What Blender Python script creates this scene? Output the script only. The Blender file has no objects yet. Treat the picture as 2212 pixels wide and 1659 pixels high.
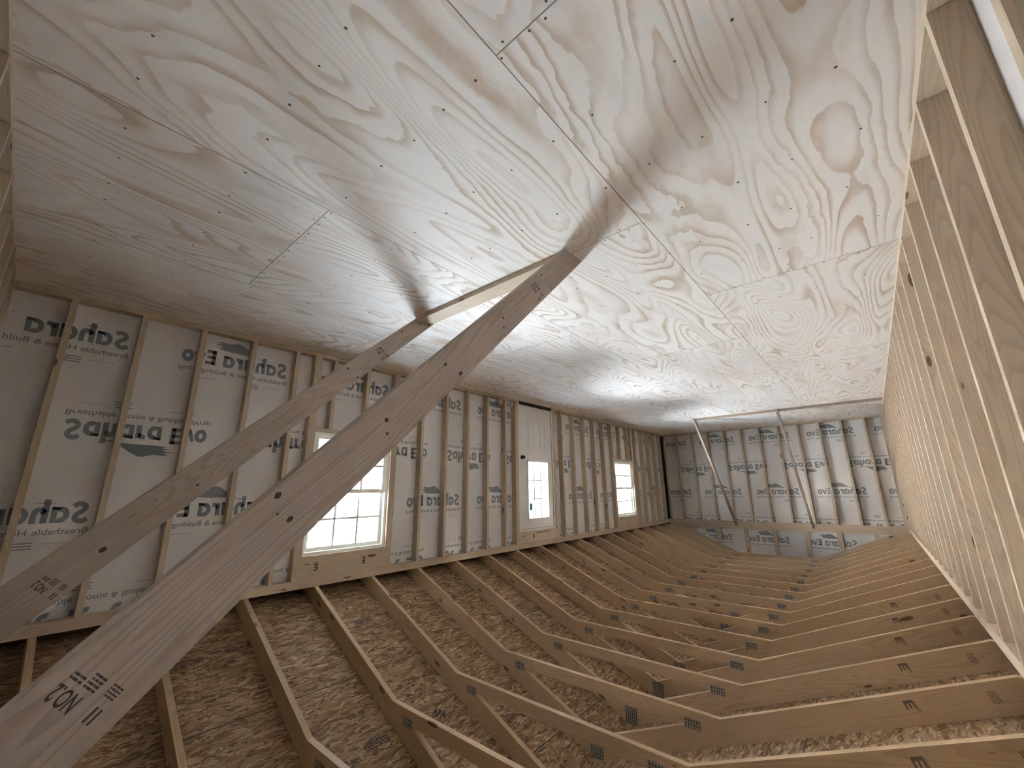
import bpy, bmesh, math, random
from mathutils import Matrix, Vector
random.seed(7)
sc = bpy.context.scene
COL = sc.collection
IN = 0.0254                                     # the shed is laid out in inches

# ------------------------------------------------------------------ camera, sky, sun, exposure
W, L, H = 184.8, 472.4, 92.7                    # inner width, inner length, top of the wall plates
cam_d = bpy.data.cameras.new('camera'); cam = bpy.data.objects.new('camera', cam_d); COL.objects.link(cam)
cam_d.sensor_fit = 'HORIZONTAL'; cam_d.sensor_width = 36.0; cam_d.lens = 882.73 / 2212 * 36
cam_d.clip_start = 0.01; cam_d.clip_end = 500
RT = Vector((0.65183443, 0.75826686, 0.01196837)); DN = Vector((0.18293915, -0.17253795, 0.96786565)); FW = Vector((0.73596545, -0.62869867, -0.25118288))
cm = Matrix((( RT.x, -DN.x, -FW.x), (RT.y, -DN.y, -FW.y), (RT.z, -DN.z, -FW.z))).to_4x4()   # the photo was taken upside down
cm.translation = Vector((11.422, 169.899, 57.665)) * IN
cam.matrix_world = cm
sc.camera = cam

wd = bpy.data.worlds.new('sky'); sc.world = wd; wd.use_nodes = True
wn = wd.node_tree; wn.nodes.clear()
wo = wn.nodes.new('ShaderNodeOutputWorld'); wb = wn.nodes.new('ShaderNodeBackground')
wtc = wn.nodes.new('ShaderNodeTexCoord'); wsp = wn.nodes.new('ShaderNodeSeparateXYZ'); wr = wn.nodes.new('ShaderNodeValToRGB')
wn.links.new(wtc.outputs['Generated'], wsp.inputs[0]); wn.links.new(wsp.outputs['Z'], wr.inputs[0])
wr.color_ramp.elements[0].position = 0.0; wr.color_ramp.elements[0].color = (0.86, 0.93, 1.0, 1)
wr.color_ramp.elements[1].position = 0.8; wr.color_ramp.elements[1].color = (0.68, 0.82, 1.0, 1)
wn.links.new(wr.outputs[0], wb.inputs[0]); wb.inputs[1].default_value = 7.0
wn.links.new(wb.outputs[0], wo.inputs[0])
sun_d = bpy.data.lights.new('sun', 'SUN'); sun_d.energy = 30.0; sun_d.angle = math.radians(0.6); sun_d.color = (1.0, 0.96, 0.9)
sun = bpy.data.objects.new('sun', sun_d); COL.objects.link(sun)
sun.rotation_euler = Vector((0.2, -1.0, -0.39)).to_track_quat('-Z', 'Y').to_euler()      # low, over the windowless side: the shed shades the gap outside, so no beam enters the windows
for (x0, x1, z0, z1) in ((86, 122, 33.5, 81.4), (225.5, 248, 39, 75.4), (348.8, 384.5, 33.5, 81.4)):   # sky portals in the glazing (emit nothing)
    ld = bpy.data.lights.new('sky_portal', 'AREA'); ld.shape = 'RECTANGLE'; ld.size = (x1 - x0) * IN; ld.size_y = (z1 - z0) * IN
    ld.cycles.is_portal = True
    lo = bpy.data.objects.new('sky_portal', ld); COL.objects.link(lo)
    lo.location = Vector(((x0 + x1) / 2, -4.4, (z0 + z1) / 2)) * IN
    lo.rotation_euler = (math.pi / 2, 0, 0)      # local -Z -> +Y
    lo.rotation_euler = Vector((0, 1, 0)).to_track_quat('-Z', 'Z').to_euler()

vs = sc.view_settings
vs.view_transform = 'Standard'; vs.look = 'None'; vs.gamma = 1.0; vs.use_curve_mapping = False
vs.exposure = 4.55
sc.cycles.max_bounces = 14; sc.cycles.diffuse_bounces = 9; sc.cycles.transparent_max_bounces = 24
sc.cycles.sample_clamp_indirect = 20.0; sc.cycles.caustics_reflective = False; sc.cycles.caustics_refractive = False
sc.cycles.use_denoising = True; sc.cycles.filter_width = 1.0

# ------------------------------------------------------------------ node helpers and materials
class N:
    def __init__(s, name):
        s.m = bpy.data.materials.new(name); s.m.use_nodes = True; s.t = s.m.node_tree; s.t.nodes.clear()
        s.out = s.t.nodes.new('ShaderNodeOutputMaterial')
    def new(s, kind, **kw):
        n = s.t.nodes.new('ShaderNode' + kind)
        for k, v in kw.items(): setattr(n, k, v)
        return n
    def ln(s, a, b): s.t.links.new(a, b)
    def put(s, sock, v):
        if hasattr(v, 'is_output'): s.ln(v, sock)
        else: sock.default_value = v
    def math(s, op, a, b=None, c=None, clamp=False):
        n = s.new('Math', operation=op, use_clamp=clamp); s.put(n.inputs[0], a)
        if b is not None: s.put(n.inputs[1], b)
        if c is not None: s.put(n.inputs[2], c)
        return n.outputs[0]
    def comb(s, x, y, z):
        n = s.new('CombineXYZ'); s.put(n.inputs[0], x); s.put(n.inputs[1], y); s.put(n.inputs[2], z); return n.outputs[0]
    def sep(s, v):
        n = s.new('SeparateXYZ'); s.ln(v, n.inputs[0]); return n.outputs
    def obj(s): return s.new('TexCoord').outputs['Object']
    def vmath(s, op, a, b):
        n = s.new('VectorMath', operation=op); s.put(n.inputs[0], a); s.put(n.inputs[1], b); return n.outputs[0]
    def noise(s, vec, scale=1.0, detail=2.0, rough=0.5, dist=0.0, color=False):
        n = s.new('TexNoise'); s.ln(vec, n.inputs['Vector']); n.inputs['Scale'].default_value = scale; n.inputs['Detail'].default_value = detail
        n.inputs['Roughness'].default_value = rough; n.inputs['Distortion'].default_value = dist
        return n.outputs['Color' if color else 'Fac']
    def white(s, vec):
        n = s.new('TexWhiteNoise'); n.noise_dimensions = '3D'; s.ln(vec, n.inputs[0]); return n.outputs
    def voro(s, vec, scale=1.0, rnd=1.0):
        n = s.new('TexVoronoi'); s.ln(vec, n.inputs['Vector']); n.inputs['Scale'].default_value = scale; n.inputs['Randomness'].default_value = rnd; return n.outputs
    def sstep(s, v, a, b):
        n = s.new('MapRange', interpolation_type='SMOOTHSTEP'); s.ln(v, n.inputs[0]); n.inputs[1].default_value = a; n.inputs[2].default_value = b; return n.outputs[0]
    def mix(s, f, a, b, mode='MIX'):
        n = s.new('Mix', data_type='RGBA', blend_type=mode); s.put(n.inputs[0], f); s.put(n.inputs[6], a); s.put(n.inputs[7], b); return n.outputs[2]
    def ramp(s, v, stops):
        n = s.new('ValToRGB'); s.ln(v, n.inputs[0]); e = n.color_ramp.elements
        while len(e) < len(stops): e.new(0.5)
        for q, (p, c) in zip(e, stops): q.position = p; q.color = (*c, 1)
        return n.outputs[0]
    def done(s, color, rough=0.7, metal=0.0, bump=None, bstr=0.2, bdist=0.002, spec=0.3):
        b = s.new('BsdfPrincipled'); s.put(b.inputs['Base Color'], color if hasattr(color, 'is_output') else (*color, 1))
        s.put(b.inputs['Roughness'], rough); b.inputs['Metallic'].default_value = metal; b.inputs['Specular IOR Level'].default_value = spec
        if bump is not None:
            q = s.new('Bump'); q.inputs['Strength'].default_value = bstr; q.inputs['Distance'].default_value = bdist
            s.ln(bump, q.inputs['Height']); s.ln(q.outputs[0], b.inputs['Normal'])
        s.ln(b.outputs[0], s.out.inputs[0]); return s.m
C4 = lambda c: (*c, 1)

def plain(name, c, rough=0.6, metal=0.0, spec=0.3):
    n = N(name); v = n.noise(n.obj(), 60, 2)
    col = n.mix(v, C4([x * 0.93 for x in c]), C4([min(1, x * 1.05) for x in c]))
    return n.done(col, rough, metal, spec=spec)

def lumber_mat(name, light, dark, knot=(0.10, 0.045, 0.02), knots=1.0):
    n = N(name); o = n.obj(); r = n.new('ObjectInfo').outputs['Random']
    off = n.comb(n.math('MULTIPLY', r, 37.0), n.math('MULTIPLY', r, 11.3), n.math('MULTIPLY', r, 23.7))
    p = n.vmath('ADD', o, off)
    fine = n.noise(n.vmath('MULTIPLY', p, (3.0, 160.0, 160.0)), 1.0, 3, 0.6)
    ringv = n.noise(n.vmath('MULTIPLY', p, (0.5, 7.0, 7.0)), 1.0, 1.5, 0.45)
    fr = n.math('FRACT', n.math('MULTIPLY', ringv, 34.0))
    ring = n.math('MULTIPLY', n.sstep(fr, 0.35, 0.93), n.math('SUBTRACT', 1.0, n.sstep(fr, 0.94, 1.0)))
    tone = n.noise(n.vmath('MULTIPLY', p, (0.6, 3.0, 3.0)), 1.0, 2)
    base = n.mix(n.math('MULTIPLY', ring, 0.55), C4(light), C4(dark))
    base = n.mix(n.math('MULTIPLY', n.sstep(fine, 0.45, 0.75), 0.22), base, C4(dark))
    tint = n.ramp(r, [(0.0, (1.0, 0.97, 0.92)), (0.35, (0.97, 0.98, 0.96)), (0.7, (1.02, 0.97, 0.95)), (1.0, (0.94, 0.91, 0.87))])
    base = n.mix(0.8, base, tint, 'MULTIPLY')
    base = n.mix(n.math('MULTIPLY', n.sstep(tone, 0.5, 0.85), 0.22), base, C4([dark[0], dark[1] * 0.95, dark[2] * 0.9]))
    kv = n.voro(n.vmath('MULTIPLY', p, (3.4, 11.0, 11.0)), 1.0)
    kc = n.sep(kv['Color'])[0]
    size = n.math('MULTIPLY', n.sstep(kc, 0.30, 1.0), 0.19 * knots)
    kd = n.math('SUBTRACT', size, kv['Distance'])
    halo = n.math('MULTIPLY', n.sstep(kd, -0.16, 0.0), n.sstep(kc, 0.30, 0.4))
    core = n.sstep(kd, 0.0, 0.03)
    base = n.mix(n.math('MULTIPLY', halo, 0.16), base, C4([dark[0] * 0.85, dark[1] * 0.7, dark[2] * 0.6]))
    base = n.mix(n.math('MULTIPLY', core, 0.85), base, C4(knot))
    return n.done(base, 0.62, bump=fine, bstr=0.08, bdist=0.001)

PINE = lumber_mat('pine_lumber', (0.53, 0.435, 0.325), (0.40, 0.305, 0.21))
TRUSS = lumber_mat('truss_lumber', (0.52, 0.375, 0.235), (0.39, 0.265, 0.155))
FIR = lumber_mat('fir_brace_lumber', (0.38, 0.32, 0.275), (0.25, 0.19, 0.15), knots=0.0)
KNOT = plain('dark_knot', (0.075, 0.04, 0.025), 0.7)

def plywood():
    n = N('pine_plywood_floor'); o = n.obj(); v = n.vmath('MULTIPLY', o, (1 / IN, 1 / IN, 1 / IN)); x, y, z = n.sep(v)
    row = n.math('FLOOR', n.math('DIVIDE', n.math('ADD', y, 3.2), 48.0))
    par = n.math('FLOORED_MODULO', row, 2.0)
    xs = n.math('ADD', x, n.math('ADD', 53.0, n.math('MULTIPLY', par, -48.0)))
    xs = n.math('ADD', xs, 48.0 - 0.0)
    colf = n.math('DIVIDE', xs, 96.0); col = n.math('FLOOR', colf)
    hv = n.white(n.comb(row, col, 3.0)); hs = n.sep(hv['Color'])
    warp = n.noise(n.comb(n.math('DIVIDE', x, 22.0), n.math('DIVIDE', y, 9.0), n.math('MULTIPLY', hs[2], 40)), 1.0, 1.5, 0.5)
    p = n.comb(n.math('ADD', n.math('DIVIDE', x, 70.0), n.math('MULTIPLY', hs[0], 50.0)),
               n.math('ADD', n.math('DIVIDE', y, 17.0), n.math('MULTIPLY', hs[1], 50.0)), n.math('ADD', n.math('MULTIPLY', warp, 0.14), n.math('MULTIPLY', n.noise(n.comb(n.math('DIVIDE', x, 5.5), n.math('DIVIDE', y, 2.2), n.math('MULTIPLY', hs[1], 30)), 1.0, 2.5, 0.6), 0.085)))
    g = n.noise(p, 1.0, 1.2, 0.4, 0.25)
    fr = n.math('FRACT', n.math('MULTIPLY', g, 22.0))
    line = n.math('MULTIPLY', n.sstep(fr, 0.42, 0.9), n.math('SUBTRACT', 1.0, n.sstep(fr, 0.92, 0.99)))
    wid = n.noise(p, 2.3, 2)
    line = n.math('MULTIPLY', line, n.math('ADD', 0.25, n.math('MULTIPLY', n.sstep(wid, 0.35, 0.7), 0.75)))
    fib = n.noise(n.comb(n.math('DIVIDE', x, 6.0), n.math('MULTIPLY', y, 3.0), 0.0), 1.0, 3, 0.6)
    blot = n.noise(n.comb(n.math('DIVIDE', x, 26.0), n.math('DIVIDE', y, 7.0), n.math('MULTIPLY', hs[0], 9)), 1.0, 3, 0.5)
    tone = n.mix(hs[1], C4((0.80, 0.75, 0.685)), C4((0.75, 0.71, 0.66)))
    c = n.mix(n.math('MULTIPLY', line, 0.85), tone, C4((0.50, 0.37, 0.245)))
    c = n.mix(n.math('MULTIPLY', n.sstep(blot, 0.52, 0.78), 0.42), c, C4((0.55, 0.40, 0.29)))
    c = n.mix(n.math('MULTIPLY', n.sstep(fib, 0.5, 0.8), 0.14), c, C4((0.48, 0.38, 0.28)))
    # sheet joints
    ey = n.math('ABSOLUTE', n.math('SUBTRACT', n.math('FRACT', n.math('ADD', n.math('DIVIDE', n.math('ADD', y, 3.2), 48.0), 0.5)), 0.5))
    ex = n.math('ABSOLUTE', n.math('SUBTRACT', n.math('FRACT', n.math('ADD', colf, 0.5)), 0.5))
    jy = n.math('LESS_THAN', ey, 0.10 / 48.0); jx = n.math('LESS_THAN', ex, 0.10 / 96.0)
    joint = n.math('MAXIMUM', jx, jy)
    # nail heads along the joists
    jn = n.math('DIVIDE', n.math('SUBTRACT', x, 11.8), 16.0); ji = n.math('ROUND', jn)
    dx = n.math('MULTIPLY', n.math('SUBTRACT', jn, ji), 16.0)
    jh = n.sep(n.white(n.comb(ji, 1.7, 5.0))['Color'])
    yn = n.math('ADD', n.math('DIVIDE', y, 9.4), jh[0]); yi = n.math('ROUND', yn)
    jit = n.sep(n.white(n.comb(ji, yi, 8.0))['Color'])
    dy = n.math('SUBTRACT', n.math('MULTIPLY', n.math('SUBTRACT', yn, yi), 9.4), n.math('MULTIPLY', n.math('SUBTRACT', jit[0], 0.5), 4.0))
    dx = n.math('ADD', dx, n.math('MULTIPLY', n.math('SUBTRACT', jit[1], 0.5), 0.7))
    d = n.math('SQRT', n.math('ADD', n.math('MULTIPLY', dx, dx), n.math('MULTIPLY', dy, dy)))
    ndot = n.math('LESS_THAN', d, n.math('ADD', 0.17, n.math('MULTIPLY', jit[2], 0.08)))
    # extra nails near the butt joints
    e2 = n.math('MULTIPLY', n.math('SUBTRACT', colf, n.math('ROUND', colf)), 96.0)
    sgn = n.math('SUBTRACT', n.math('ABSOLUTE', e2), 0.75)
    yk = n.math('DIVIDE', y, 6.2); yki = n.math('ROUND', yk); kj = n.sep(n.white(n.comb(yki, col, 2.0))['Color'])
    dk = n.math('SUBTRACT', n.math('MULTIPLY', n.math('SUBTRACT', yk, yki), 6.2), n.math('MULTIPLY', n.math('SUBTRACT', kj[0], 0.5), 3.0))
    d2 = n.math('SQRT', n.math('ADD', n.math('MULTIPLY', sgn, sgn), n.math('MULTIPLY', dk, dk)))
    ndot = n.math('MAXIMUM', ndot, n.math('LESS_THAN', d2, 0.18))
    c = n.mix(n.math('MULTIPLY', joint, 0.8), c, C4((0.16, 0.11, 0.07)))
    c = n.mix(n.math('MULTIPLY', ndot, 0.92), c, C4((0.05, 0.03, 0.02)))
    return n.done(c, 0.68, bump=n.math('ADD', n.math('MULTIPLY', fib, 0.4), n.math('MULTIPLY', joint, -2.0)), bstr=0.12, bdist=0.002, spec=0.18)

def osb():
    n = N('oriented_strand_board'); o = n.obj(); v = n.vmath('MULTIPLY', o, (1 / IN, 1 / IN, 1 / IN)); x, y, z = n.sep(v)
    wv = n.noise(v, 0.4, 2, color=True)
    vw = n.vmath('ADD', v, n.vmath('MULTIPLY', n.vmath('SUBTRACT', wv, (0.5, 0.5, 0.5)), (2.4, 2.4, 0)))
    def flakes(ang, sx, sy, seed):
        mp = n.new('Mapping'); n.ln(vw, mp.inputs[0]); mp.inputs['Location'].default_value = (seed, seed * 1.7, 0)
        mp.inputs['Rotation'].default_value = (0, 0, ang); mp.inputs['Scale'].default_value = (1 / sx, 1 / sy, 0.0)
        q = n.voro(mp.outputs[0], 1.0); return n.sep(q['Color'])[0], q['Distance']
    a, da = flakes(0.25, 3.6, 0.62, 3.0); b, db = flakes(-0.5, 3.0, 0.55, 17.0); c_, dc = flakes(1.2, 2.6, 0.6, 31.0)
    st = [(0.0, (0.10, 0.05, 0.02)), (0.3, (0.20, 0.115, 0.055)), (0.6, (0.28, 0.17, 0.085)), (0.85, (0.36, 0.24, 0.13)), (1.0, (0.50, 0.37, 0.22))]
    ca = n.ramp(a, st); cb = n.ramp(b, st); cc = n.ramp(c_, st)
    col = n.mix(n.math('GREATER_THAN', n.noise(v, 0.55, 2), 0.52), ca, cb)
    col = n.mix(n.math('GREATER_THAN', c_, 0.74), col, cc)
    col = n.mix(n.math('MULTIPLY', n.sstep(da, 0.35, 0.75), 0.35), col, C4((0.15, 0.07, 0.03)))
    grain = n.noise(n.vmath('MULTIPLY', v, (2.0, 9.0, 0.0)), 1.0, 3)
    col = n.mix(n.math('MULTIPLY', n.sstep(grain, 0.45, 0.75), 0.25), col, C4((0.25, 0.13, 0.06)))
    # sheet joints, 48 in up the slope, with chalky green edge seal
    f = n.math('ABSOLUTE', n.math('SUBTRACT', n.math('FRACT', n.math('ADD', n.math('DIVIDE', n.math('SUBTRACT', y, 39.6), 48.0), 0.5)), 0.5))
    col = n.mix(n.math('LESS_THAN', f, 0.15 / 48.0), col, C4((0.035, 0.045, 0.04)))
    return n.done(col, 0.7, bump=n.math('ADD', a, b), bstr=0.25, bdist=0.002)

def wrap_mat():
    n = N('house_wrap'); o = n.obj()
    f = n.noise(o, 420, 2, 0.6); b = n.noise(o, 3.0, 3)
    wr_ = n.noise(n.vmath('MULTIPLY', o, (7.0, 7.0, 1.6)), 1.0, 3, 0.55, 0.6)
    c = n.mix(n.sstep(f, 0.35, 0.65), C4((0.60, 0.575, 0.55)), C4((0.70, 0.675, 0.65)))
    c = n.mix(n.math('MULTIPLY', b, 0.25), c, C4((0.54, 0.51, 0.485)))
    return n.done(c, 0.45, bump=wr_, bstr=0.35, bdist=0.012, spec=0.4)

def gusset_mat():
    n = N('galvanised_gusset'); v = n.vmath('MULTIPLY', n.obj(), (1 / IN, 1 / IN, 1 / IN)); x, y, z = n.sep(v)
    fx = n.math('FRACT', n.math('MULTIPLY', x, 1.35)); fz = n.math('FRACT', n.math('MULTIPLY', z, 1.1))
    slot = n.math('MULTIPLY', n.math('LESS_THAN', fx, 0.5), n.math('LESS_THAN', fz, 0.72))
    c = n.mix(slot, C4((0.36, 0.33, 0.28)), C4((0.07, 0.06, 0.05)))
    return n.done(c, 0.5, 0.35)

def glass_mat(name, keep, tint=(1, 1, 1)):
    n = N(name); t = n.new('BsdfTransparent'); t.inputs[0].default_value = (*tint, 1); g = n.new('BsdfGlossy'); g.inputs['Roughness'].default_value = 0.03
    fr = n.new('Fresnel'); fr.inputs[0].default_value = 1.45; mx = n.new('MixShader')
    n.ln(n.math('MULTIPLY', fr.outputs[0], 1.0 - keep), mx.inputs[0]); n.ln(t.outputs[0], mx.inputs[1]); n.ln(g.outputs[0], mx.inputs[2]); n.ln(mx.outputs[0], n.out.inputs[0]); return n.m
def screen_mat():
    n = N('insect_screen_mesh'); t = n.new('BsdfTransparent'); d = n.new('BsdfDiffuse'); d.inputs[0].default_value = (0.10, 0.13, 0.15, 1); mx = n.new('MixShader')
    mx.inputs[0].default_value = 0.34; n.ln(t.outputs[0], mx.inputs[1]); n.ln(d.outputs[0], mx.inputs[2]); n.ln(mx.outputs[0], n.out.inputs[0]); return n.m
def siding_mat(name, c):
    n = N(name); x, y, z = n.sep(n.vmath('MULTIPLY', n.obj(), (1 / IN, 1 / IN, 1 / IN)))
    f = n.math('FRACT', n.math('DIVIDE', n.math('ADD', x, y), 8.0)); g = n.math('LESS_THAN', f, 0.06)
    col = n.mix(n.math('MULTIPLY', g, 0.35), C4(c), C4([q * 0.5 for q in c])); return n.done(col, 0.7)
def shingle_mat(name, c):
    n = N(name); o = n.obj(); b = n.new('TexBrick'); n.ln(o, b.inputs[0]); b.inputs['Scale'].default_value = 4.0
    b.inputs['Color1'].default_value = C4(c); b.inputs['Color2'].default_value = C4([q * 0.75 for q in c]); b.inputs['Mortar'].default_value = C4([q * 0.5 for q in c])
    return n.done(b.outputs[0], 0.9)

PLY, OSB, WRAP, GUSSET = plywood(), osb(), wrap_mat(), gusset_mat()
INK = plain('wrap_print_grey', (0.215, 0.24, 0.255), 0.5)
STAMP = plain('stamp_ink', (0.06, 0.045, 0.045), 0.8)
FAINT = plain('faded_stamp_ink', (0.17, 0.115, 0.085), 0.8)
VINYL = plain('white_vinyl', (0.80, 0.79, 0.74), 0.35)
DOORW = plain('white_door_paint', (0.70, 0.67, 0.63), 0.45)
BLACK = plain('black_hardware_and_gap_shade', (0.015, 0.015, 0.018), 0.35)
STEEL = plain('brushed_hinge_steel', (0.45, 0.43, 0.40), 0.4, 0.8)
GLASS, SCREEN = glass_mat('window_glass', 0.2), screen_mat()
TEAL = plain('teal_sticker', (0.02, 0.22, 0.20), 0.5)
PLASTIC = plain('white_plastic', (0.62, 0.60, 0.58), 0.4)
SIDE = siding_mat('white_painted_siding', (0.70, 0.71, 0.72)); GREIGE = siding_mat('greige_painted_siding', (0.36, 0.37, 0.35)); TRIMW = plain('white_trim_paint', (0.85, 0.85, 0.85), 0.5)
SHING = shingle_mat('grey_roof_shingles', (0.16, 0.19, 0.24))
LEAF = plain('green_foliage', (0.035, 0.10, 0.05), 0.9); BARK = plain('brown_bark', (0.12, 0.08, 0.05), 0.9)
def gravel():
    n = N('pale_gravel'); f = n.noise(n.obj(), 9, 5, 0.7); return n.done(n.ramp(f, [(0.3, (0.10, 0.095, 0.09)), (0.7, (0.18, 0.175, 0.165))]), 0.95)
GRAVEL = gravel()
BARKW = plain('brown_eave_board', (0.16, 0.11, 0.075), 0.8)

# ------------------------------------------------------------------ geometry helpers
def link(name, mesh, mat=None, parent=None):
    o = bpy.data.objects.new(name, mesh); COL.objects.link(o)
    if mat is not None and not mesh.materials: mesh.materials.append(mat)
    if parent is not None: o.parent = parent
    return o
def tag(o, label, cat, group=None):
    o['label'] = label; o['category'] = cat
    if group: o['group'] = group
    return o
def struct(o): o['kind'] = 'structure'; return o
def empty(name, loc=(0, 0, 0)):
    o = bpy.data.objects.new(name, None); COL.objects.link(o); o.location = Vector(loc) * IN; o.empty_display_size = 0.1; return o
def finish(bm, name, bevel=0.0):
    if bevel:
        es = [e for e in bm.edges if len(e.link_faces) == 2 and e.calc_face_angle(0) > 0.3]
        bmesh.ops.bevel(bm, geom=es, offset=bevel * IN, segments=2, profile=0.5, affect='EDGES', clamp_overlap=True)
    bmesh.ops.recalc_face_normals(bm, faces=bm.faces)
    me = bpy.data.meshes.new(name); bm.to_mesh(me); bm.free(); return me
def add_box(bm, a, b):
    vsx = [bm.verts.new(Vector((x, y, z)) * IN) for x in (a[0], b[0]) for y in (a[1], b[1]) for z in (a[2], b[2])]
    for f in ((0, 1, 3, 2), (4, 6, 7, 5), (0, 4, 5, 1), (2, 3, 7, 6), (0, 2, 6, 4), (1, 5, 7, 3)): bm.faces.new([vsx[i] for i in f])
def box_mesh(name, a, b, bevel=0.0):
    bm = bmesh.new(); add_box(bm, a, b); return finish(bm, name, bevel)
def box(name, a, b, mat, parent=None, bevel=0.0):
    """a box given in room inches; its origin is at its own low corner"""
    o = link(name, box_mesh(name, (0, 0, 0), [q - p for p, q in zip(a, b)], bevel), mat, parent); o.location = Vector(a) * IN
    if parent is not None: o.location -= parent.location
    return o
def prism_mesh(name, poly, t0, t1, bevel=0.0):
    """outline in local X-Z, thickness in local Y"""
    bm = bmesh.new()
    A = [bm.verts.new(Vector((x, t0, z)) * IN) for x, z in poly]; B = [bm.verts.new(Vector((x, t1, z)) * IN) for x, z in poly]
    bm.faces.new(A); bm.faces.new(B[::-1])
    for i in range(len(poly)): j = (i + 1) % len(poly); bm.faces.new((A[i], B[i], B[j], A[j]))
    return finish(bm, name, bevel)
def frame(ex, ey, ez, org):
    m = Matrix(((ex[0], ey[0], ez[0]), (ex[1], ey[1], ez[1]), (ex[2], ey[2], ez[2]))).to_4x4(); m.translation = Vector(org) * IN; return m
UPX = lambda org: frame((0, 0, 1), (1, 0, 0), (0, 1, 0), org)       # standing stud of a long wall: 1.5 in along x, 3.5 in along y
UPY = lambda org: frame((0, 0, 1), (0, 1, 0), (-1, 0, 0), org)      # standing stud of an end wall: 1.5 in along y, 3.5 in toward -x
LENX = lambda org: frame((1, 0, 0), (0, 1, 0), (0, 0, 1), org)      # lying along x
LENY = lambda org: frame((0, 1, 0), (-1, 0, 0), (0, 0, 1), org)     # lying along y
_bc = {}
def board(name, l, t, w, mtx, mat=PINE, parent=None, shared=True, bevel=0.09):
    key = (name, round(l, 2), t, w)
    if not shared or key not in _bc:
        me = box_mesh(name, (0, 0, 0), (l, t, w), bevel); me.materials.append(mat)
        if shared: _bc[key] = me
    else: me = _bc[key]
    o = link(name, me, None, parent); o.matrix_local = mtx; return o
def add_faces(me, verts, faces, slot):
    """join flat printed marks into a part's own mesh"""
    bm = bmesh.new(); bm.from_mesh(me); vv = [bm.verts.new(v) for v in verts]
    for f in faces:
        try: q = bm.faces.new([vv[i] for i in f]); q.material_index = slot
        except ValueError: pass
    bm.to_mesh(me); bm.free()

# ------------------------------------------------------------------ lettering
_tx = {}
def text2d(s, bold=0.0):
    if (s, bold) in _tx: return _tx[(s, bold)]
    cu = bpy.data.curves.new('t', 'FONT'); cu.body = s; cu.size = 1.0; cu.offset = bold; cu.resolution_u = 3
    o = bpy.data.objects.new('t', cu); COL.objects.link(o); bpy.context.view_layer.update()
    me = bpy.data.meshes.new_from_object(o.evaluated_get(bpy.context.evaluated_depsgraph_get()))
    v = [(p.co.x, p.co.y) for p in me.vertices]; f = [tuple(p.vertices) for p in me.polygons]
    x0 = min(p[0] for p in v); x1 = max(p[0] for p in v); h = max(p[1] for p in v)
    v = [((p[0] - x0) / (x1 - x0), p[1] / h) for p in v]             # 0..1 wide, cap height 1
    bpy.data.objects.remove(o); bpy.data.curves.remove(cu); bpy.data.meshes.remove(me)
    _tx[(s, bold)] = (v, f); return v, f
def ribbon(pts, hw):
    v, f = [], []
    for i, p in enumerate(pts):
        a = pts[max(0, i - 1)]; b = pts[min(len(pts) - 1, i + 1)]; d = math.hypot(b[0] - a[0], b[1] - a[1]) or 1
        nx, ny = -(b[1] - a[1]) / d, (b[0] - a[0]) / d; h = hw[i] if isinstance(hw, (list, tuple)) else hw
        v += [(p[0] + nx * h, p[1] + ny * h), (p[0] - nx * h, p[1] - ny * h)]
    f = [(2 * i, 2 * i + 1, 2 * i + 3, 2 * i + 2) for i in range(len(pts) - 1)]; return v, f
def arc(cx, cy, rx, ry, a0, a1, n=14): return [(cx + rx * math.cos(math.radians(a0 + (a1 - a0) * i / n)), cy + ry * math.sin(math.radians(a0 + (a1 - a0) * i / n))) for i in range(n + 1)]
def smooth(p, n=4):
    out = []
    for i in range(len(p) - 1):
        p0, p1, p2, p3 = p[max(0, i - 1)], p[i], p[i + 1], p[min(len(p) - 1, i + 2)]
        for k in range(n):
            t = k / n
            out.append(tuple(0.5 * (2 * b + (c - a) * t + (2 * a - 5 * b + 4 * c - d) * t * t + (3 * b - a - 3 * c + d) * t ** 3) for a, b, c, d in zip(p0, p1, p2, p3)))
    return out + [p[-1]]
GL = {
 'S': (1.05, [(smooth([(0.90, 1.00), (0.72, 1.14), (0.45, 1.13), (0.27, 0.92), (0.40, 0.70), (0.66, 0.52), (0.76, 0.30), (0.58, 0.10), (0.32, 0.08), (0.08, 0.20)]), 0.155)]),
 'a': (1.04, [(arc(0.46, 0.49, 0.30, 0.35, 62, 300), 0.155), ([(0.50, 0.86), (0.94, 0.93)], 0.10), ([(0.80, 0.98), (0.78, 0.02)], 0.155)]),
 'h': (0.98, [([(0.20, 1.45), (0.20, 0.02)], 0.165), (smooth([(0.22, 0.62), (0.42, 0.84), (0.64, 0.80), (0.74, 0.58), (0.74, 0.02)]), 0.155)]),
 'r': (0.74, [([(0.20, 0.95), (0.20, 0.02)], 0.165), (smooth([(0.24, 0.60), (0.42, 0.82), (0.66, 0.85)]), 0.14)]),
 'E': (0.92, [([(0.20, 1.25), (0.20, 0.02)], 0.17), ([(0.1, 1.12), (0.80, 1.12)], 0.13), ([(0.1, 0.64), (0.72, 0.64)], 0.11), ([(0.1, 0.15), (0.84, 0.15)], 0.13)]),
 'v': (0.80, [([(0.06, 0.95), (0.40, 0.06)], 0.14), ([(0.40, 0.06), (0.72, 0.95)], 0.13)]),
 'o': (0.95, [(arc(0.46, 0.48, 0.31, 0.36, 0, 360, 20), 0.15)]),
}
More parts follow.
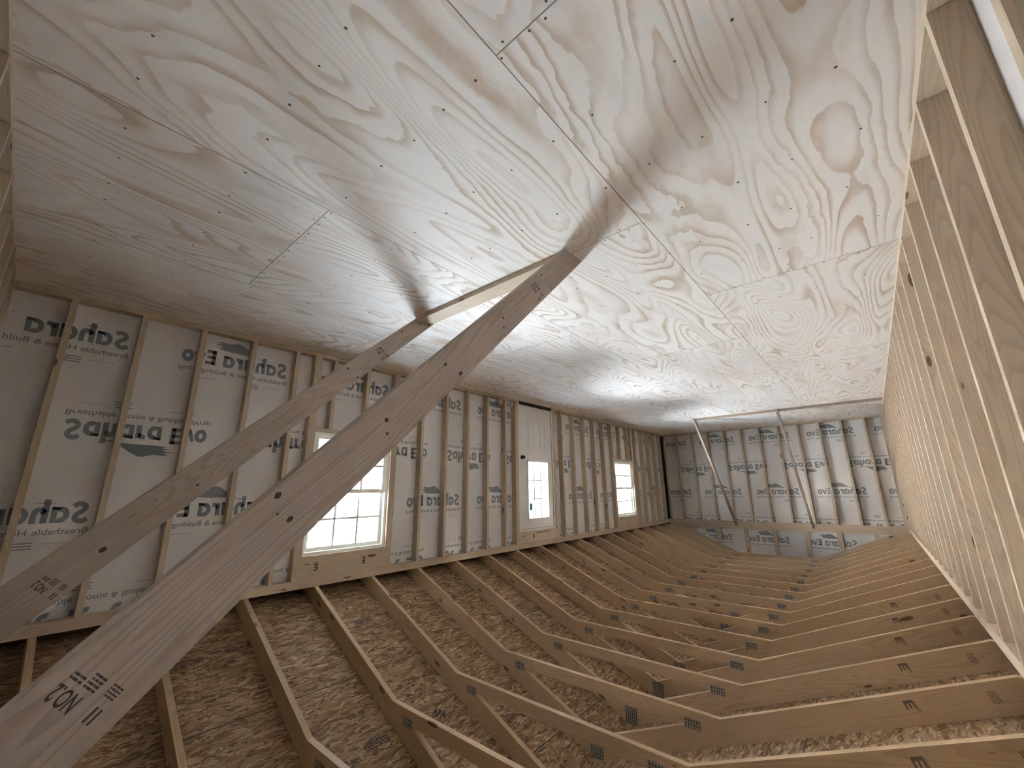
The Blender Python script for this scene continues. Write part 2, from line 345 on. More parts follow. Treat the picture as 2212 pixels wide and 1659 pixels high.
def wrap_unit():
    """one printed repeat: u along the words, v upward, baseline 0, inches"""
    V, F = [], []
    def add(v, f, sx=1, sy=1, ox=0, oy=0):
        b = len(V); V.extend([(ox + p[0] * sx, oy + p[1] * sy) for p in v]); F.extend([tuple(b + i for i in q) for q in f])
    x = 0
    for ch in 'Sahara Evo':
        if ch == ' ': x += 0.5; continue
        adv, strokes = GL[ch]
        for pts, hw in strokes: add(*ribbon(pts, hw), 3.79, 4.35, x * 3.79, 0)
        x += adv
    add(*text2d('TM', 0.0), 0.9, 0.5, 24.0, 4.6)
    add(*text2d('Breathable Home & Building Wrap', 0.012), 35.0, 1.55, -0.3, -2.95)
    # mountain emblem: two ridges with wind-torn streaks toward the end of the word
    hill = [(8.8, 5.5), (11.5, 6.0), (13.5, 7.3), (15.2, 8.6), (17.0, 9.7), (18.3, 9.9), (19.6, 9.4), (21.2, 9.1), (23.3, 9.3), (24.9, 9.1), (23.2, 8.55), (24.4, 8.4), (26.0, 8.2), (23.4, 7.8), (23.0, 7.55), (25.2, 7.2), (22.6, 6.95), (24.3, 6.5), (21.8, 6.2), (18.5, 6.05), (15.0, 6.1), (11.8, 5.75)]
    b = len(V); V.extend(hill); F.append(tuple(b + i for i in range(len(hill))))
    foot = [(6.2, 5.25), (9.0, 5.15), (11.6, 5.35), (9.2, 5.45)]
    b = len(V); V.extend(foot); F.append(tuple(b + i for i in range(4)))
    def bar(u0, u1, v0, v1):
        b = len(V); V.extend([(u0, v0), (u1, v0), (u1, v1), (u0, v1)]); F.append((b, b + 1, b + 2, b + 3))
    for k, (u0, u1) in enumerate(((9.6, 13.6), (9.6, 13.2), (9.6, 13.6))): bar(u0, u1, -5.0 - 0.75 * k, -4.7 - 0.75 * k)
    for u in range(6): bar(2.2 + u * 1.0, 2.9 + u * 1.0, -5.35, -5.2)
    for u in range(7): bar(23.0 + u * 1.0, 23.8 + u * 1.0, -5.2, -5.0)
    return V, F
UNIT = wrap_unit()
def print_wrap(me, rows, holes, lim):
    """rows: (origin, u-vector, v-vector) in the sheet's own inches; marks falling in an opening or past the edge are not printed"""
    V, F = [], []
    for org, eu, ev, nrm in rows:
        b = len(V); P = []
        for u, v in UNIT[0]: P.append(Vector(org) + Vector(eu) * u + Vector(ev) * v + Vector(nrm) * 0.03)
        V += [p * IN for p in P]
        for f in UNIT[1]:
            if all(lim(P[i]) and not any(h(P[i]) for h in holes) for i in f): F.append(tuple(b + i for i in f))
    add_faces(me, V, F, 1)
def stamp(me, slot, s, org, eu, ev, w, h, nrm, bold=0.02):
    v, f = text2d(s, bold); eu, ev, nrm, org = Vector(eu), Vector(ev), Vector(nrm), Vector(org)
    add_faces(me, [(org + eu * (p[0] * w) + ev * (p[1] * h) + nrm * 0.02) * IN for p in v], f, slot)
def smudge(me, slot, org, eu, ev, nrm, lines, w, step, seed=1, hgt=0.6):
    """illegible small print: rows of short dashes"""
    rnd = random.Random(seed); V, F = [], []; eu, ev, nrm, org = Vector(eu), Vector(ev), Vector(nrm), Vector(org)
    for k in range(lines):
        u = 0
        while u < w:
            l = rnd.uniform(0.25, 0.9) * step * 1.6
            b = len(V); v0 = -k * step; v1 = v0 + step * hgt
            for a, c in ((u, v0), (min(u + l, w), v0), (min(u + l, w), v1), (u, v1)): V.append((org + eu * a + ev * c + nrm * 0.02) * IN)
            F.append((b, b + 1, b + 2, b + 3)); u += l + rnd.uniform(0.12, 0.3) * step
    add_faces(me, V, F, slot)

# ------------------------------------------------------------------ panels with openings
def panel(name, us, vs_, solid, to3, t, mats):
    """a sheet t inches thick on a u-v grid; solid(u, v) says whether a cell is there; to3(u, v, d) gives room inches (d = depth)"""
    bm = bmesh.new(); G = {}
    def vert(i, j, d):
        if (i, j, d) not in G: G[(i, j, d)] = bm.verts.new(Vector(to3(us[i], vs_[j], d)) * IN)
        return G[(i, j, d)]
    cell = lambda i, j: 0 <= i < len(us) - 1 and 0 <= j < len(vs_) - 1 and solid((us[i] + us[i + 1]) / 2, (vs_[j] + vs_[j + 1]) / 2)
    for i in range(len(us) - 1):
        for j in range(len(vs_) - 1):
            if not cell(i, j): continue
            for d in (0, t): bm.faces.new([vert(a, b, d) for a, b in ((i, j), (i + 1, j), (i + 1, j + 1), (i, j + 1))])
            for (a, b), (c, e), (p, q) in ((( i - 1, j), (i, j), (i, j + 1)), ((i + 1, j), (i + 1, j), (i + 1, j + 1)), ((i, j - 1), (i, j), (i + 1, j)), ((i, j + 1), (i, j + 1), (i + 1, j + 1))):
                if not cell(a, b): bm.faces.new((vert(c, e, 0), vert(p, q, 0), vert(p, q, t), vert(c, e, t)))
    me = finish(bm, name)
    for m in mats: me.materials.append(m)
    return me

# ------------------------------------------------------------------ the shell
fl = struct(link('floor', box_mesh('floor', (-4.2, -4.2, -1.0), (477, 189.2, 0)), PLY))
WIN = [(85.8, 122.0, 33.3, 81.5), (348.6, 384.7, 33.3, 81.5)]; DOOR = (216.0, 255.0, 0.0, 82.6)
OPEN = WIN + [DOOR]
HOLE = [(a + 0.6, b - 0.6, c + 0.6, d - 0.6) for a, b, c, d in WIN] + [(217.2, 254.0, 0.0, 82.2)]
inop = lambda u, v: any(a < u < b and c < v < d for a, b, c, d in HOLE)
us = sorted({-4.2, 477.0} | {q for o in HOLE for q in o[:2]}); vz = sorted({-6.0, 92.6} | {q for o in HOLE for q in o[2:]})
me = panel('wall_window', us, vz, lambda u, v: not inop(u, v), lambda u, v, d: (u, -3.5 - d, v), 0.7, [WRAP, INK])
holes = [(lambda p, o=o: o[0] - 1 < p.x < o[1] + 1 and o[2] - 1 < p.z < o[3] + 1) for o in OPEN]
rows = []
for k in range(-1, 11):
    for base in (12.8, 65.0): rows.append(((25.6 + 47.7 * k, -3.5, base), (-1, 0, 0), (0, 0, -1), (0, 1, 0)))
    for base in (36.3, 88.0): rows.append(((16.0 + 47.7 * k, -3.5, base), (1, 0, 0), (0, 0, 1), (0, 1, 0)))
print_wrap(me, rows, holes, lambda p: 0 < p.x < 470 and 1 < p.z < 92)
wall_window = struct(link('wall_left', me))
wall_plain = struct(link('wall_right', panel('wall_plain', [-4.2, 477], [-6, 92.6], lambda u, v: True, lambda u, v, d: (u, W + 3.5 + d, v), 0.7, [WRAP])))
me = panel('wall_far', [-4.2, 189.0], [-6, 93.6], lambda u, v: True, lambda u, v, d: (L + 3.5 + d, u, v), 0.7, [WRAP, INK])
rows = []
for k in range(-1, 5):
    for base in (13.0, 64.5): rows.append(((L + 3.5, 22.2 + 47.6 * k, base), (0, -1, 0), (0, 0, -1), (-1, 0, 0)))
    for base in (36.0, 88.0): rows.append(((L + 3.5, 13.2 + 47.6 * k, base), (0, 1, 0), (0, 0, 1), (-1, 0, 0)))
print_wrap(me, rows, [], lambda p: 0 < p.y < 185 and 1 < p.z < 92)
wall_far = struct(link('wall_far', me))
YC, ZP, SL = 92.4, 130.9, 0.41667
zb = lambda y: ZP - SL * abs(y - YC)                               # underside of the rafters
DV = 5.5 * math.sqrt(1 + SL * SL)                                 # rafter depth measured plumb
pent = [(-4.5, 92.75), (189.3, 92.75), (189.3, zb(189.3) + DV), (YC, ZP + DV), (-4.5, zb(-4.5) + DV)]
def sheet(name, poly, x, t, mats):
    bm = bmesh.new(); A = [bm.verts.new(Vector((x, y, z)) * IN) for y, z in poly]; B = [bm.verts.new(Vector((x + t, y, z)) * IN) for y, z in poly]
    bm.faces.new(A); bm.faces.new(B[::-1])
    for i in range(len(poly)): j = (i + 1) % len(poly); bm.faces.new((A[i], B[i], B[j], A[j]))
    me = finish(bm, name)
    for m in mats: me.materials.append(m)
    return me
me = sheet('wall_gable', pent, L + 1.52, 0.6, [WRAP, INK])
print_wrap(me, [((L + 1.52, 56.2 + 47.6 * k, 107.5), (0, -1, 0), (0, 0, -1), (-1, 0, 0)) for k in range(-1, 4)], [], lambda p: 8 < p.y < 177 and 97 < p.z < zb(p.y) - 1)
wall_gable = struct(link('wall_gable', me))
near = [(-4.2, -6), (189.0, -6), (189.0, zb(189) + DV), (YC, ZP + DV), (-4.2, zb(-4.2) + DV)]
wall_near = struct(link('wall_near', sheet('wall_near', near, -4.2, 0.7, [WRAP])))
ca, sa = 1 / math.sqrt(1 + SL * SL), SL / math.sqrt(1 + SL * SL)
z0 = ZP + DV - SL * YC                                            # sheathing height above y = 0
slope_len = YC / ca
def slope(name, ex, ey, org):
    m = box_mesh(name, (-4.5, -14.5, 0), (477.5, slope_len, 0.5)); m.materials.append(OSB); m.materials.append(STAMP)
    o = struct(link(name, m)); o.matrix_world = frame(ex, ey, Vector(ex).cross(Vector(ey)), org); return o, m
roof_w, me_w = slope('ceiling_left', (1, 0, 0), (0, ca, sa), (0, 0, z0))
roof_p, me_p = slope('ceiling_right', (-1, 0, 0), (0, -ca, sa), (472.4, 2 * YC, z0))
def eave(name, ys):
    bm = bmesh.new()
    sgn = 1 if ys > 0 else -1; e = ys + sgn * 0.0
    prof = [(ys, 86.6), (ys + sgn * 9.1, 86.6), (ys + sgn * 9.1, 94.6), (ys + sgn * 8.5, 94.6), (ys + sgn * 8.5, 87.2), (ys, 87.2)]
    A = [bm.verts.new(Vector((-4.2, y, z)) * IN) for y, z in prof]; B = [bm.verts.new(Vector((477, y, z)) * IN) for y, z in prof]
    bm.faces.new(A); bm.faces.new(B[::-1])
    for i in range(6): j = (i + 1) % 6; bm.faces.new((A[i], B[i], B[j], A[j]))
    for x0, x1 in ((-4.15, -3.5), (474.0, 476.9)):                       # closed ends
        q = sorted((ys + sgn * 0.05, ys + sgn * 9.0)); ztop = lambda y: zb(y) + DV + 0.2
        c8 = [bm.verts.new(Vector((x, y, z)) * IN) for x in (x0, x1) for y in q for z in (87.25, ztop(y))]
        for f in ((0, 1, 3, 2), (4, 6, 7, 5), (0, 4, 5, 1), (2, 3, 7, 6), (0, 2, 6, 4), (1, 5, 7, 3)): bm.faces.new([c8[i] for i in f])
    return struct(link(name, finish(bm, name), BARKW))
eave('trim_1', -4.25); eave('trim_2', 2 * YC + 4.25)
box('corner_gap_shade', (462.0, -3.49, 1.6), (475.8, -3.35, 89.6), BLACK)['kind'] = 'structure'  # black strip added to paint the shade of the deep corner gap
# mill print on the sheathing, read with the roof upside down in the photo (u = -x up the slope is down)
def mill(u, v, s=1.0, flip=1, seed=1):
    eu, ev = ((-1 * flip, 0, 0), (0, -1 * flip, 0)); nr = (0, 0, -1)
    # seen from below: x runs right, slope runs up, so the words are mirrored back with eu
    eu = (1 * flip, 0, 0); ev = (0, -1 * flip, 0)
    smudge(me_w, 1, (u - 9 * flip, v + 0.4 * flip, 0), eu, ev, nr, 3, 7.0, 0.75, seed)
    stamp(me_w, 1, '7/16 CAT', (u - 7.5 * flip, v + 3.0 * flip, 0), eu, ev, 4.0, 1.1, nr)
    stamp(me_w, 1, '506', (u, v, 0), eu, ev, 2.6, 1.5, nr)
    smudge(me_w, 1, (u + 3.4 * flip, v - 0.4 * flip, 0), eu, ev, nr, 2, 5.0, 0.8, seed + 5)
    stamp(me_w, 1, 'APA', (u + 9.2 * flip, v + 0.6 * flip, 0), eu, ev, 3.6, 2.2, nr, 0.05)
mill(57, 14.0, seed=2); mill(110, 15.6, seed=3); mill(153, 15.6, seed=4); mill(205, 15.0, seed=8); mill(255, 15.5, seed=9)
mill(80, 63.5, flip=-1, seed=5); mill(300, 15.2, seed=11)
stamp(me_w, 1, 'APA', (104.0, 62.3, 0), (0.62, 0.78, 0), (0.78, -0.62, 0), 4.4, 2.6, (0, 0, -1), 0.05)

pl_ = box_mesh('paper_label', (0, 0, -0.03), (1.9, 1.3, 0)); pl_.materials.append(PLASTIC); pl_.materials.append(STAMP)
smudge(pl_, 1, (0.4, 0.7, -0.03), (1, 0, 0), (0, -1, 0), (0, 0, -1), 2, 1.1, 0.4, 4, 0.6)
pl_o = link('paper_label', pl_); pl_o.matrix_world = roof_w.matrix_world @ Matrix.Translation(Vector((156.6, 34.6, -0.002)) * IN)
tag(pl_o, 'tiny white paper label stuck to the roof sheathing between two trusses', 'label')

# ------------------------------------------------------------------ plates and studs
ORD = ['', 'first', 'second', 'third', 'fourth', 'fifth', 'sixth', 'seventh', 'eighth', 'ninth', 'tenth', 'eleventh', 'twelfth', 'thirteenth', 'fourteenth', 'fifteenth', 'sixteenth', 'seventeenth', 'eighteenth', 'nineteenth', 'twentieth', 'twenty-first', 'twenty-second', 'twenty-third', 'twenty-fourth', 'twenty-fifth', 'twenty-sixth', 'twenty-seventh', 'twenty-eighth', 'twenty-ninth', 'thirtieth']
def plate(name, l, mtx, label, cat='plate'):
    return tag(board(name, l, 3.5, 1.5, mtx, shared=False), label, cat)
# window wall: the bottom plate is cut out at the door
plate('bottom_plate', DOOR[0], LENX((0, -3.5, 0)), 'pine bottom plate on the floor under the near window, up to the door')
plate('bottom_plate', 472.2 - DOOR[1], LENX((DOOR[1], -3.5, 0)), 'pine bottom plate on the floor from the door to the far corner')
plate('top_plate', 472.2, LENX((0, -3.5, H - 3)), 'lower of the two top plates along the window wall')
plate('cap_plate', 472.2, LENX((0, -3.5, H - 1.5)), 'upper of the two top plates along the window wall, under the rafters')
plate('bottom_plate', 472.2, LENX((0, W, 0)), 'bright-edged bottom plate on the floor along the windowless wall')
plate('top_plate', 472.2, LENX((0, W, H - 3)), 'lower of the two top plates along the windowless wall')
plate('cap_plate', 472.2, LENX((0, W, H - 1.5)), 'upper of the two top plates along the windowless wall, under the rafters')
plate('bottom_plate', 184.6, LENY((L + 3.5, 0.1, 0)), 'bottom plate on the floor along the far end wall')
plate('top_plate', 191.6, LENY((L + 3.5, -3.4, H - 3)), 'lower of the two top plates across the far end wall')
plate('cap_plate', 191.6, LENY((L + 3.5, -3.4, H - 1.5)), 'upper of the two top plates across the far end wall, under the gable')
plate('bottom_plate', 191.6, LENY((0, -3.4, 0)), 'bottom plate of the near end wall, a bright strip at the photo left edge')
plate('top_plate', 191.6, LENY((0, -3.4, H - 3)), 'lower of the two top plates across the near end wall')
plate('cap_plate', 191.6, LENY((0, -3.4, H - 1.5)), 'upper of the two top plates across the near end wall, above the brace tops')
SH = H - 4.5                                                     # full stud
def stud(mtx, l, label, group, name='wall_stud'):
    return tag(board(name, l, 1.5, 3.5, mtx), label, 'stud', group)
G1 = 'full-height studs of the window wall'
full = [('', x) for x in (11, 27, 43, 59, 75)] + [('kn', 82.8)] + [('kf', 123.5)] + [('', x) for x in (139, 155, 171, 187, 203)] + [('dn', 213.0), ('df', 256.5)] + [('', x) for x in (266.4, 282.4, 298.2, 314, 330)] + [('kn2', 345.6), ('kf2', 386.2)] + [('', x) for x in (394, 410, 426, 442, 458.3)]
named = {'kn': 'full-height stud doubled against the near jamb of the near window', 'kf': 'full-height stud doubled against the far jamb of the near window', 'dn': 'full-height stud doubled beside the knob side of the door', 'df': 'full-height stud doubled beside the hinge side of the door',
         'kn2': 'full-height stud doubled against the near jamb of the far window', 'kf2': 'full-height stud doubled against the far jamb of the far window'}
cnt = {}
def where(x):
    if x < 82: return 'between the near corner and the near window, counted from the corner'
    if x < 214: return 'between the near window and the door, counted from the window'
    if x < 340: return 'between the door and the far window, counted from the door'
    return 'between the far window and the far corner, counted from the window'
for kind, x in full:
    if kind: lab = named[kind]
    else:
        w_ = where(x); cnt[w_] = cnt.get(w_, 0) + 1; lab = f'{ORD[cnt[w_]]} pine stud {w_}'
    stud(UPX((x, -3.5, 1.5)), SH, lab, G1)
for i, (a, b, c, d) in enumerate(WIN):
    nm = ('near', 'far')[i]
    for x, side in ((a - 1.5, 'near'), (b, 'far')): stud(UPX((x, -3.5, 1.5)), d - 1.5 if False else 80.0 + 0.0, f'shorter trimmer stud under the header at the {side} side of the {nm} window', 'trimmer studs at the openings', 'trimmer_stud')
    tag(board('rough_sill', b - a, 3.5, 1.5, LENX((a, -3.5, c - 1.5)), shared=False), f'flat rough sill board under the {nm} window', 'sill')
    hd = board('window_header', b - a + 3.0, 1.5, 5.5, LENX((a - 1.5, -1.5, d + 1.5)), shared=False)
    hd.data.materials.append(STAMP)
    if i == 0:
        for x in (6.2, 26.4):
            stamp(hd.data, 1, 'E', (x + 1.8, 1.5, 3.9), (-1, 0, 0), (0, 0, -1), 1.5, 2.2, (0, 1, 0), 0.03)
            smudge(hd.data, 1, (x + 1.8, 1.5, 1.2), (-1, 0, 0), (0, 0, -1), (0, 1, 0), 2, 1.8, 0.3, x, 0.7)
    tag(hd, f'wide header board above the {nm} window' + (' with two ink stamps' if i == 0 else ''), 'header')
    tag(board('header_back_board', b - a + 3.0, 1.5, 5.5, LENX((a - 1.5, -3.4, d + 1.5)), shared=False), f'outer header board hidden behind the one above the {nm} window', 'header') if False else None
    tag(board('header_bottom_plate', b - a + 3.0, 3.5, 1.5, LENX((a - 1.5, -3.5, d)), shared=False), f'flat board between the {nm} window head and its header', 'header')
    tag(board('header_top_plate', b - a + 3.0, 3.5, H - 3 - d - 7.0 - 0.02, LENX((a - 1.5, -3.5, d + 7.0)), shared=False), f'flat board between the {nm} window header and the top plates', 'header')
    for k, x in enumerate(((91.2, 107.0), (361.4, 377.6))[i]):
        stud(UPX((x, -3.5, 1.5)), c - 3.0, f'short cripple stud below the {nm} window, the {("near", "far")[k]} one of its pair', 'cripple studs under the windows', 'cripple_stud')
stud(UPX((DOOR[0] - 1.5, -3.5, 1.5)), 81.0, 'trimmer stud under the door header at the knob side', 'trimmer studs at the openings', 'trimmer_stud')
stud(UPX((DOOR[1], -3.5, 1.5)), 81.0, 'trimmer stud under the door header at the hinge side', 'trimmer studs at the openings', 'trimmer_stud')
hd = board('door_header', 41.9, 3.5, 6.6, LENX((214.55, -3.5, 83.0)), shared=False); hd.data.materials.append(STAMP)
stamp(hd.data, 1, 'E', (16.0, 3.5, 4.2), (-1, 0, 0), (0, 0, -1), 1.6, 2.2, (0, 1, 0), 0.03)
smudge(hd.data, 1, (34, 3.5, 1.3), (-1, 0, 0), (0, 0, -1), (0, 1, 0), 2, 16.0, 0.45, 21, 0.7)
tag(hd, 'wide header board above the white door with faint ink print', 'header')
for i, y in enumerate([-1.6] + [12 + 16 * k for k in range(11)] + [183.2]):
    lab = 'corner stud of the far end wall beside the dark gap on the window side' if i == 0 else 'corner stud of the far end wall against the windowless wall' if i == 12 else f'{ORD[i]} far end wall stud past the corner stud on the window side'
    stud(UPY((L + 3.5, y, 1.5)), SH, lab, 'studs of the far end wall')
xs = [57.0, 73.5, 89.4, 104.9, 120.2, 135.7, 151.6, 167.4, 183.6, 199.8, 215.8, 231.8] + [247.8 + 16 * k for k in range(14)] + [470.8]
for i, x in enumerate(reversed(xs)):
    lab = 'corner stud of the windowless wall at the far end' if i == 0 else f'{ORD[i]} stud of the windowless wall counted from the far corner stud' if i < len(xs) - 1 else 'windowless wall stud nearest the camera, cut off by the photo edge'
    stud(UPX((x, W, 1.5)), SH, lab, 'studs of the windowless wall')
for i, y in enumerate([0.0] + [12 + 16 * k for k in range(7)]):
    lab = 'corner stud of the near end wall beside the darkest wrap panel' if i == 0 else f'{ORD[i]} stud of the near end wall past its corner stud, seen edge-on'
    stud(UPY((0, y, 1.5)), SH, lab, 'studs of the near end wall')
stud(UPX((-1.6, -3.5, 1.5)), SH, 'last stud of the window wall tucked into the near corner', G1)

# ------------------------------------------------------------------ roof trusses
def rafter_mesh(sign):
    """in room inches relative to the truss plane, then turned so that local X follows the slope"""
    e = Vector((0, sign * ca, sa)); nv = Vector((0, -sign * sa, ca))
    y0 = YC - sign * YC; org = Vector((0, y0, 92.4))
    seat = 0.72; P = [(y0 + sign * seat, H), (y0 - sign * 3.52, H), (y0 - sign * 3.52, zb(y0 - sign * 3.5)), (y0 - sign * 12.4, zb(y0 - sign * 12.4)), (y0 - sign * 12.4, zb(y0 - sign * 12.4) + DV), (YC, ZP + DV), (YC, ZP)]
    poly = []
    for y, z in P:
        d = Vector((0, y, z)) - org; poly.append((d.dot(e), d.dot(nv)))
    t = (-1.5, 0) if sign > 0 else (0, 1.5)
    me = prism_mesh('rafter', poly, t[0], t[1], 0.08); me.materials.append(TRUSS); me.materials.append(STAMP)
    face_y = 0 if sign > 0 else 0                                   # local Y of the face toward -x
    nrm = (0, 1, 0) if sign > 0 else (0, -1, 0)
    return me, frame(e, nv.cross(e), nv, org), nrm
ml, mxl, nl = rafter_mesh(1); mr, mxr, nr_ = rafter_mesh(-1); ml0 = ml.copy(); mr0 = mr.copy(); ml0.name = mr0.name = 'rafter'
for q in (ml, mr): q.materials.append(FAINT)
# ink marks on the faces toward the camera
stamp(ml, 2, 'E', (22.0, 0, 4.2), (0, 0, -1), (-1, 0, 0), 1.4, 1.7, nl, 0.03); smudge(ml, 2, (20.2, 0, 4.0), (0, 0, -1), (-1, 0, 0), nl, 2, 1.6, 0.26, 3, 0.6)
stamp(mr, 2, 'E', (20.2, 0, 1.2), (0, 0, 1), (-1, 0, 0), 1.5, 1.7, nr_, 0.03); smudge(mr, 2, (18.4, 0, 1.4), (0, 0, 1), (-1, 0, 0), nr_, 2, 2.0, 0.26, 6, 0.6)
smudge(mr, 2, (5.4, 0, 1.5), (0, 0, 1), (-1, 0, 0), nr_, 4, 2.0, 0.36, 9, 0.5)
ZC = 115.5; yk = YC - (ZP - ZC) / SL; yt = YC - (ZP - ZC - 3.5) / SL
mc = prism_mesh('collar_tie', [(0, 0), (2 * (YC - yk), 0), (2 * YC - yt - yk, 3.5), (yt - yk, 3.5)], 0, 1.5, 0.08); mc.materials.append(TRUSS)
mg = box_mesh('gusset_plate', (-2.1, 0, -1.2), (2.1, 0.06, 1.2)); mg.materials.append(GUSSET)
mg2 = box_mesh('ridge_gusset', (-2.2, 0, -2.6), (2.2, 0.06, 2.6)); mg2.materials.append(GUSSET)
def make_truss(x, label, extra=True):
    t = empty('roof_truss', (x, YC, H)); tag(t, label, 'truss', 'roof trusses')
    inv = Matrix.Translation(-t.location)
    for me_, mx in ((ml, mxl), (mr, mxr)):
        o = link('rafter', me_, None, t); o.matrix_local = inv @ Matrix.Translation((x * IN, 0, 0)) @ mx
    o = link('collar_tie', mc, None, t); o.matrix_local = inv @ frame((0, 1, 0), (1, 0, 0), (0, 0, 1), (x, yk, ZC)) if False else inv @ frame((0, -1, 0), (1, 0, 0), (0, 0, 1), (x, 2 * YC - yk, ZC))
    for y in (62.6, 122.2):
        o = link('gusset_plate', mg, None, t); o.matrix_local = inv @ frame((0, -1, 0), (1, 0, 0), (0, 0, 1), (x - 0.06, y, 118.5)); o['label'] = 'slotted grey steel gusset plate'
    o = link('ridge_gusset', mg2, None, t); o.matrix_local = inv @ frame((0, -1, 0), (1, 0, 0), (0, 0, 1), (x - 0.06, YC, ZP + 2.9)); o['label'] = 'slotted grey steel plate at the ridge'
    return t
t0 = make_truss(19.5, 'roof truss nearest the near end wall, first in the row')
def copy_tree(root, x, label):
    r = root.copy(); COL.objects.link(r); r.location.x = x * IN; r['label'] = label
    for ch in root.children:
        c = ch.copy(); COL.objects.link(c); c.parent = r
        if c.data is ml and x not in (139.5, 163.5, 187.5, 235.5, 259.5): c.data = ml0
        if c.data is mr and not 100 < x < 240: c.data = mr0
    return r
bpy.context.view_layer.update()
for k in range(1, 19):
    copy_tree(t0, 19.5 + 24 * k, f'{ORD[k + 1]} roof truss in the row counted from the near end wall' if k < 18 else 'last roof truss in the row, next to the far gable')
# far gable frame, boards laid flat against the wrap
gt = empty('gable_truss', (L, YC, H)); tag(gt, 'triangular gable frame with flat webs on top of the far end wall', 'truss')
inv = Matrix.Translation(-gt.location)
o = board('bottom_chord', 184.0, 1.5, 3.5, inv @ LENY((L + 1.5, 0.4, H + 0.02)), parent=gt, shared=False)
def chord(sign):
    e = Vector((0, sign * ca, sa)); nv = Vector((0, -sign * sa, ca)); y0 = YC - sign * YC; org = Vector((0, y0, 92.4))
    P = [(y0 + sign * 12.0, H + 3.6), (y0 + sign * 3.2, H + 3.6), (y0 + sign * 0.5, H + 3.6) , (y0 + sign * 0.5, zb(y0 + sign * 0.5) + DV), (YC, ZP + DV), (YC, ZP + 1.2)]
    poly = [((Vector((0, y, z)) - org).dot(e), (Vector((0, y, z)) - org).dot(nv)) for y, z in P]
    me_ = prism_mesh('top_chord', poly, -1.5 if sign > 0 else 0, 0 if sign > 0 else 1.5, 0.06); me_.materials.append(PINE)
    o = link('top_chord', me_, None, gt); o.matrix_local = inv @ Matrix.Translation((L * IN, 0, 0)) @ frame(e, nv.cross(e), nv, org)
chord(1); chord(-1)
for y in (19.8, 43.4, 67.4, 91.2, 115.4, 138.8, 162.8):
    ym = y + 1.75; top = zb(ym) + 0.6 - 1.4
    b_ = board('web', max(2.0, min(zb(y), zb(y + 3.5)) - 0.4 - (H + 3.55)), 1.5, 3.5, inv @ frame((0, 0, 1), (1, 0, 0), (0, 1, 0), (L, y, H + 3.55)), parent=gt, shared=False)

# ------------------------------------------------------------------ temporary braces and floor cleats
def brace(name, poly, y0, label, mat, stamps=()):
    """outline in room x-z, 1.5 in thick from y0; local X follows the board"""
    a = math.atan2(poly[-1][1] - poly[0][1], poly[-1][0] - poly[0][0]) if False else None
    (x1, z1), (x2, z2) = poly[0], poly[1]; d = Vector((x2 - x1, 0, z2 - z1)).normalized(); nz = Vector((-d.z, 0, d.x)) if d.x > 0 else Vector((d.z, 0, -d.x))
    ey = nz.cross(d); org = Vector((x1, y0, z1))
    P = [((Vector((x, y0, z)) - org).dot(d), (Vector((x, y0, z)) - org).dot(nz)) for x, z in poly]
    t = (0, 1.5) if ey.y > 0 else (-1.5, 0)
    me_ = prism_mesh(name, P, t[0], t[1], 0.12); me_.materials.append(mat); me_.materials.append(STAMP); me_.materials.append(KNOT)
    toL = lambda x, z: Vector(((Vector((x, y0, z)) - org).dot(d), 0, (Vector((x, y0, z)) - org).dot(nz)))
    dirL = lambda x, z: Vector((Vector((x, 0, z)).dot(d), 0, Vector((x, 0, z)).dot(nz)))
    yf = 1.5 if ey.y > 0 else -1.5; nrm = (0, 1, 0) if ey.y > 0 else (0, -1, 0)
    for kind, s, (x, z), (ux, uz), w, h in stamps:
        q = toL(x, z); q.y = yf; eu = dirL(ux, uz).normalized()
        # words run along (ux, uz) as seen from the +y side; their tops point a quarter turn away
        ev = dirL(-uz, ux).normalized() if True else None
        ev = -ev                                                     # seen from +y, x runs to the left
        if kind == 'knot':
            rr = random.Random(x); pts = [(w * (1 + 0.15 * rr.uniform(-1, 1)) * math.cos(2 * math.pi * k / 14), h * (1 + 0.15 * rr.uniform(-1, 1)) * math.sin(2 * math.pi * k / 14)) for k in range(14)]
            add_faces(me_, [(q + Vector((1, 0, 0)) * a + Vector((0, 0, 1)) * b + Vector(nrm) * 0.015) * IN for a, b in pts], [tuple(range(14))], 2)
        elif kind == 'text': stamp(me_, 1, s, q, eu, ev, w, h, nrm, 0.02)
        else: smudge(me_, 1, q, eu, ev, nrm, s, w, h, int(x), 0.55)
    o = link(name, me_); o.matrix_world = frame(d, ey, nz, org); return tag(o, label, 'brace', 'temporary braces')
def st(cx, cz):
    eu, ev = Vector((-0.70, -0.714)), Vector((-0.714, 0.70)); at = lambda u, v: tuple(Vector((cx, cz)) + eu * u + ev * v); d = tuple(eu)
    return [('text', 'NO.2', at(-0.95, -0.55), d, 2.0, 1.15), ('smudge', 2, at(0.0, -1.15), d, 1.0, 0.3), ('smudge', 4, at(-1.2, -1.15), d, 1.0, 0.28), ('smudge', 4, at(-2.7, -1.35), d, 0.9, 0.24),
            ('smudge', 1, at(-2.75, -0.6), d, 0.16, 1.9), ('smudge', 1, at(-2.35, -0.6), d, 0.16, 1.9)]
KL = [(23.1, 67.3, .6, .42), (35.6, 55.8, .34, .26), (66.1, 23.4, .34, .3), (69.3, 25.4, .36, .26), (83.3, 7.0, .34, .3), (75.9, 14.7, .36, .34), (78.7, 16.6, .3, .26), (90.1, 2.2, .3, .26)]
kn = lambda L_: [('knot', '', (a, b), (1, 0), c, d) for a, b, c, d in L_]
